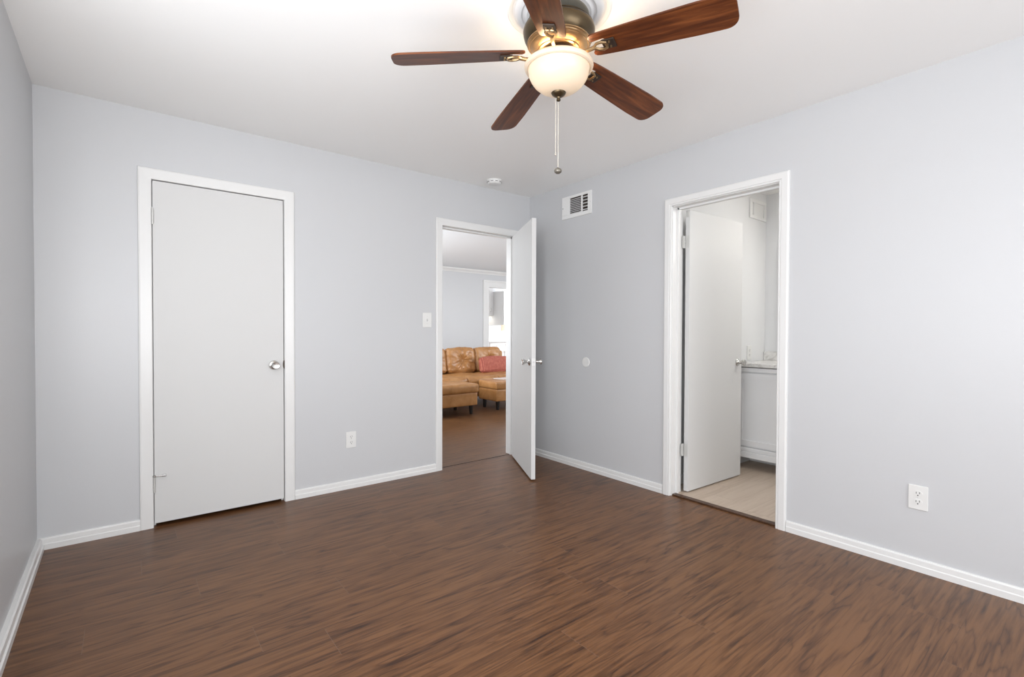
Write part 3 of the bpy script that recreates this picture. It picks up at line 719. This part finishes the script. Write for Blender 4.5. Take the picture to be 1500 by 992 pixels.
sp('armrest', soft(0.20, 1.02, 0.45, 0.05, n=(10, 20, 14), wr=0.003), LEATHER, 2.98, 6.84, LEG)
for x, y in ((3.2, 6.42), (3.2, 7.28), (5.45, 6.42), (5.45, 7.28)):
    sp('leg', tapered_leg(LEG, 0.028, 0.02), BLACKW, x, y, 0)
sp('seat_cushion', soft(0.46, 0.80, 0.15, 0.045, n=(20, 22, 10), puff=0.018, wr=0.006, seed=9), LEATHER, 3.31, 6.66, 0.30)

chaise = empty('chaise_ottoman', (3.47, 5.93, 0), label='tan leather chaise piece in front of the left end of the sofa', cat='ottoman', group=None)
cb = (3.47, 5.93, 0)
sp('base', soft(0.78, 0.56, 0.18, 0.015, n=(20, 16, 8), wr=0.002), LEATHER, 3.455, 5.895, LEG, par=chaise, base=cb)
sp('cushion', soft(0.80, 0.58, 0.125, 0.03, n=(40, 24, 10), puff=0.012, wr=0.005, seed=3), LEATHER, 3.465, 5.89, 0.305, par=chaise, base=cb)
for x, y in ((3.79, 5.70), (3.13, 5.70), (3.79, 6.12), (3.13, 6.12)):
    sp('leg', tapered_leg(LEG + 0.005, 0.032, 0.022), BLACKW, x, y, 0, par=chaise, base=cb)
otto = empty('ottoman', (4.56, 5.93, 0), label='square tan leather ottoman in front of the sofa, right of the chaise', cat='ottoman')
ob = (4.56, 5.93, 0)
sp('base', soft(0.66, 0.46, 0.175, 0.012, n=(18, 14, 8), wr=0.002), LEATHER, 4.565, 5.925, LEG, par=otto, base=ob)
sp('cushion', soft(0.67, 0.47, 0.115, 0.02, n=(26, 20, 8), puff=0.006, wr=0.003, seed=4), LEATHER, 4.565, 5.925, 0.305, par=otto, base=ob)
for x, y in ((4.30, 5.755), (4.30, 6.09), (4.83, 5.755), (4.83, 6.09)):
    sp('leg', tapered_leg(LEG + 0.005, 0.032, 0.022), BLACKW, x, y, 0, par=otto, base=ob)
mg = tag(put('magazine', B(-0.14, 0.14, -0.10, 0.10, 0, 0.008, bevel=0.001), PAPER, loc=(4.60, 5.99, 0.428), rot=(0, 0, 0.2)), 'open glossy white magazine lying on the ottoman', 'magazine')
pl = tag(put('throw_pillow', soft(0.56, 0.13, 0.255, 0.035, n=(34, 10, 22), puff=0.022, wr=0.006, seed=12), PILLOW, smooth=True, loc=(5.02, 6.80, 0.462), rot=(math.radians(-14), 0, 0)), 'dusty red striped lumbar pillow leaning on the sofa', 'pillow')

# ------------------------------------------------------------------ kitchen seen past the sofa
def kcab(name, x0, x1, y0, y1, z0, z1, label, doors, handle=None, cat='cabinet', rail=0.06):
    cx, cy = (x0 + x1) / 2, (y0 + y1) / 2
    root = empty(name, (cx, cy, z0), label=label, cat=cat)
    def kp(nm, bm, m_, par=None):
        bmesh.ops.translate(bm, verts=bm.verts[:], vec=(-cx, -cy, -z0)); return put(nm, bm, m_, par or root)
    kp('cabinet_body', B(x0, x1, y0 + 0.02, y1, z0, z1), CAB)
    for (a, b, c, d_, nm, hx, hz0, hz1) in doors:
        dr = kp(nm, panel_door(bmesh.new(), a, b, y0, y0 + 0.019, c, d_, 'y', rail if nm == 'cabinet_door' else 0.03), CAB)
        bm = bmesh.new(); tube(bm, [(hx[0], y0, hz0), (hx[0], y0 - 0.03, hz0), (hx[1], y0 - 0.03, hz1), (hx[1], y0, hz1)], 0.007, 8)
        kp('handle', bm, CHROME, dr)
    return root
KY = 10.66
kcab('upper_cabinet', 7.2, 7.825, KY, 10.998, 1.60, 2.36, 'white upper kitchen cabinet with a metal handle, left of the deeper one',
     [(7.22, 7.735, 1.62, 2.34, 'cabinet_door', (7.705, 7.705), 1.69, 1.80)])
kcab('upper_cabinet', 7.83, 8.60, 10.22, 10.998, 1.33, 2.24, 'deep white upper kitchen cabinet hanging lower, on the right', [(7.84, 8.59, 1.35, 2.22, 'cabinet_door', (8.55, 8.55), 1.40, 1.52)])
kcab('base_cabinet', 6.2, 8.05, 10.35, 10.998, 0.0, 0.872, 'white base kitchen cabinets with drawers under the counter',
     [(7.48, 8.03, 0.70, 0.86, 'drawer_front', (7.68, 7.83), 0.78, 0.78), (7.48, 8.03, 0.10, 0.69, 'cabinet_door', (7.96, 7.96), 0.50, 0.62), (6.9, 7.46, 0.70, 0.86, 'drawer_front', (7.1, 7.25), 0.78, 0.78), (6.9, 7.46, 0.10, 0.69, 'cabinet_door', (7.40, 7.40), 0.50, 0.62)])
tag(put('kitchen_worktop', B(6.2, 8.05, 10.32, 10.998, 0.8735, 0.912, bevel=0.004), MARBLE), 'pale stone kitchen worktop on the base cabinets', 'countertop')
rg = empty('kitchen_range', (8.40, 10.66, 0), label='black and white kitchen range at the right of the base cabinets', cat='stove')
put('range_body', B(-0.34, 0.34, -0.31, 0.33, 0.0, 0.90, bevel=0.006), mat('black_enamel', (0.02, 0.02, 0.02), 0.3), rg)
put('oven_door', B(-0.30, 0.33, -0.335, -0.3105, 0.16, 0.74, bevel=0.006), CAB, rg)
bm = bmesh.new(); tube(bm, [(-0.26, -0.336, 0.70), (-0.26, -0.375, 0.70), (0.28, -0.375, 0.70), (0.28, -0.336, 0.70)], 0.009, 10)
put('oven_handle', bm, CHROME, rg)
put('control_panel', B(-0.30, 0.33, -0.335, -0.3105, 0.76, 0.89, bevel=0.004), CAB, rg)
# pendant lamp over the kitchen
lp = empty('pendant_lamp', (7.28, 9.5, H), label='cream cylinder pendant lamp hanging in the kitchen', cat='lamp')
put('cord', tube(bmesh.new(), [(0, 0, 0), (0, 0, -1.13)], 0.003, 6), PLASTIC, lp)
put('ceiling_rose', lathe([(0, 0), (0.05, 0), (0.045, -0.02), (0, -0.025)], 24), PLASTIC, lp)
put('lamp_shade', lathe([(0.02, -1.12), (0.075, -1.125), (0.078, -1.27), (0.072, -1.27), (0.07, -1.13)], 40), SHADE, lp, smooth=True)
ucl = area('under_cabinet_light', (7.50, 10.83, 1.585), (7.50, 10.86, 0.9), 0.6, 0.12, 1.0, (1.0, 0.93, 0.82))
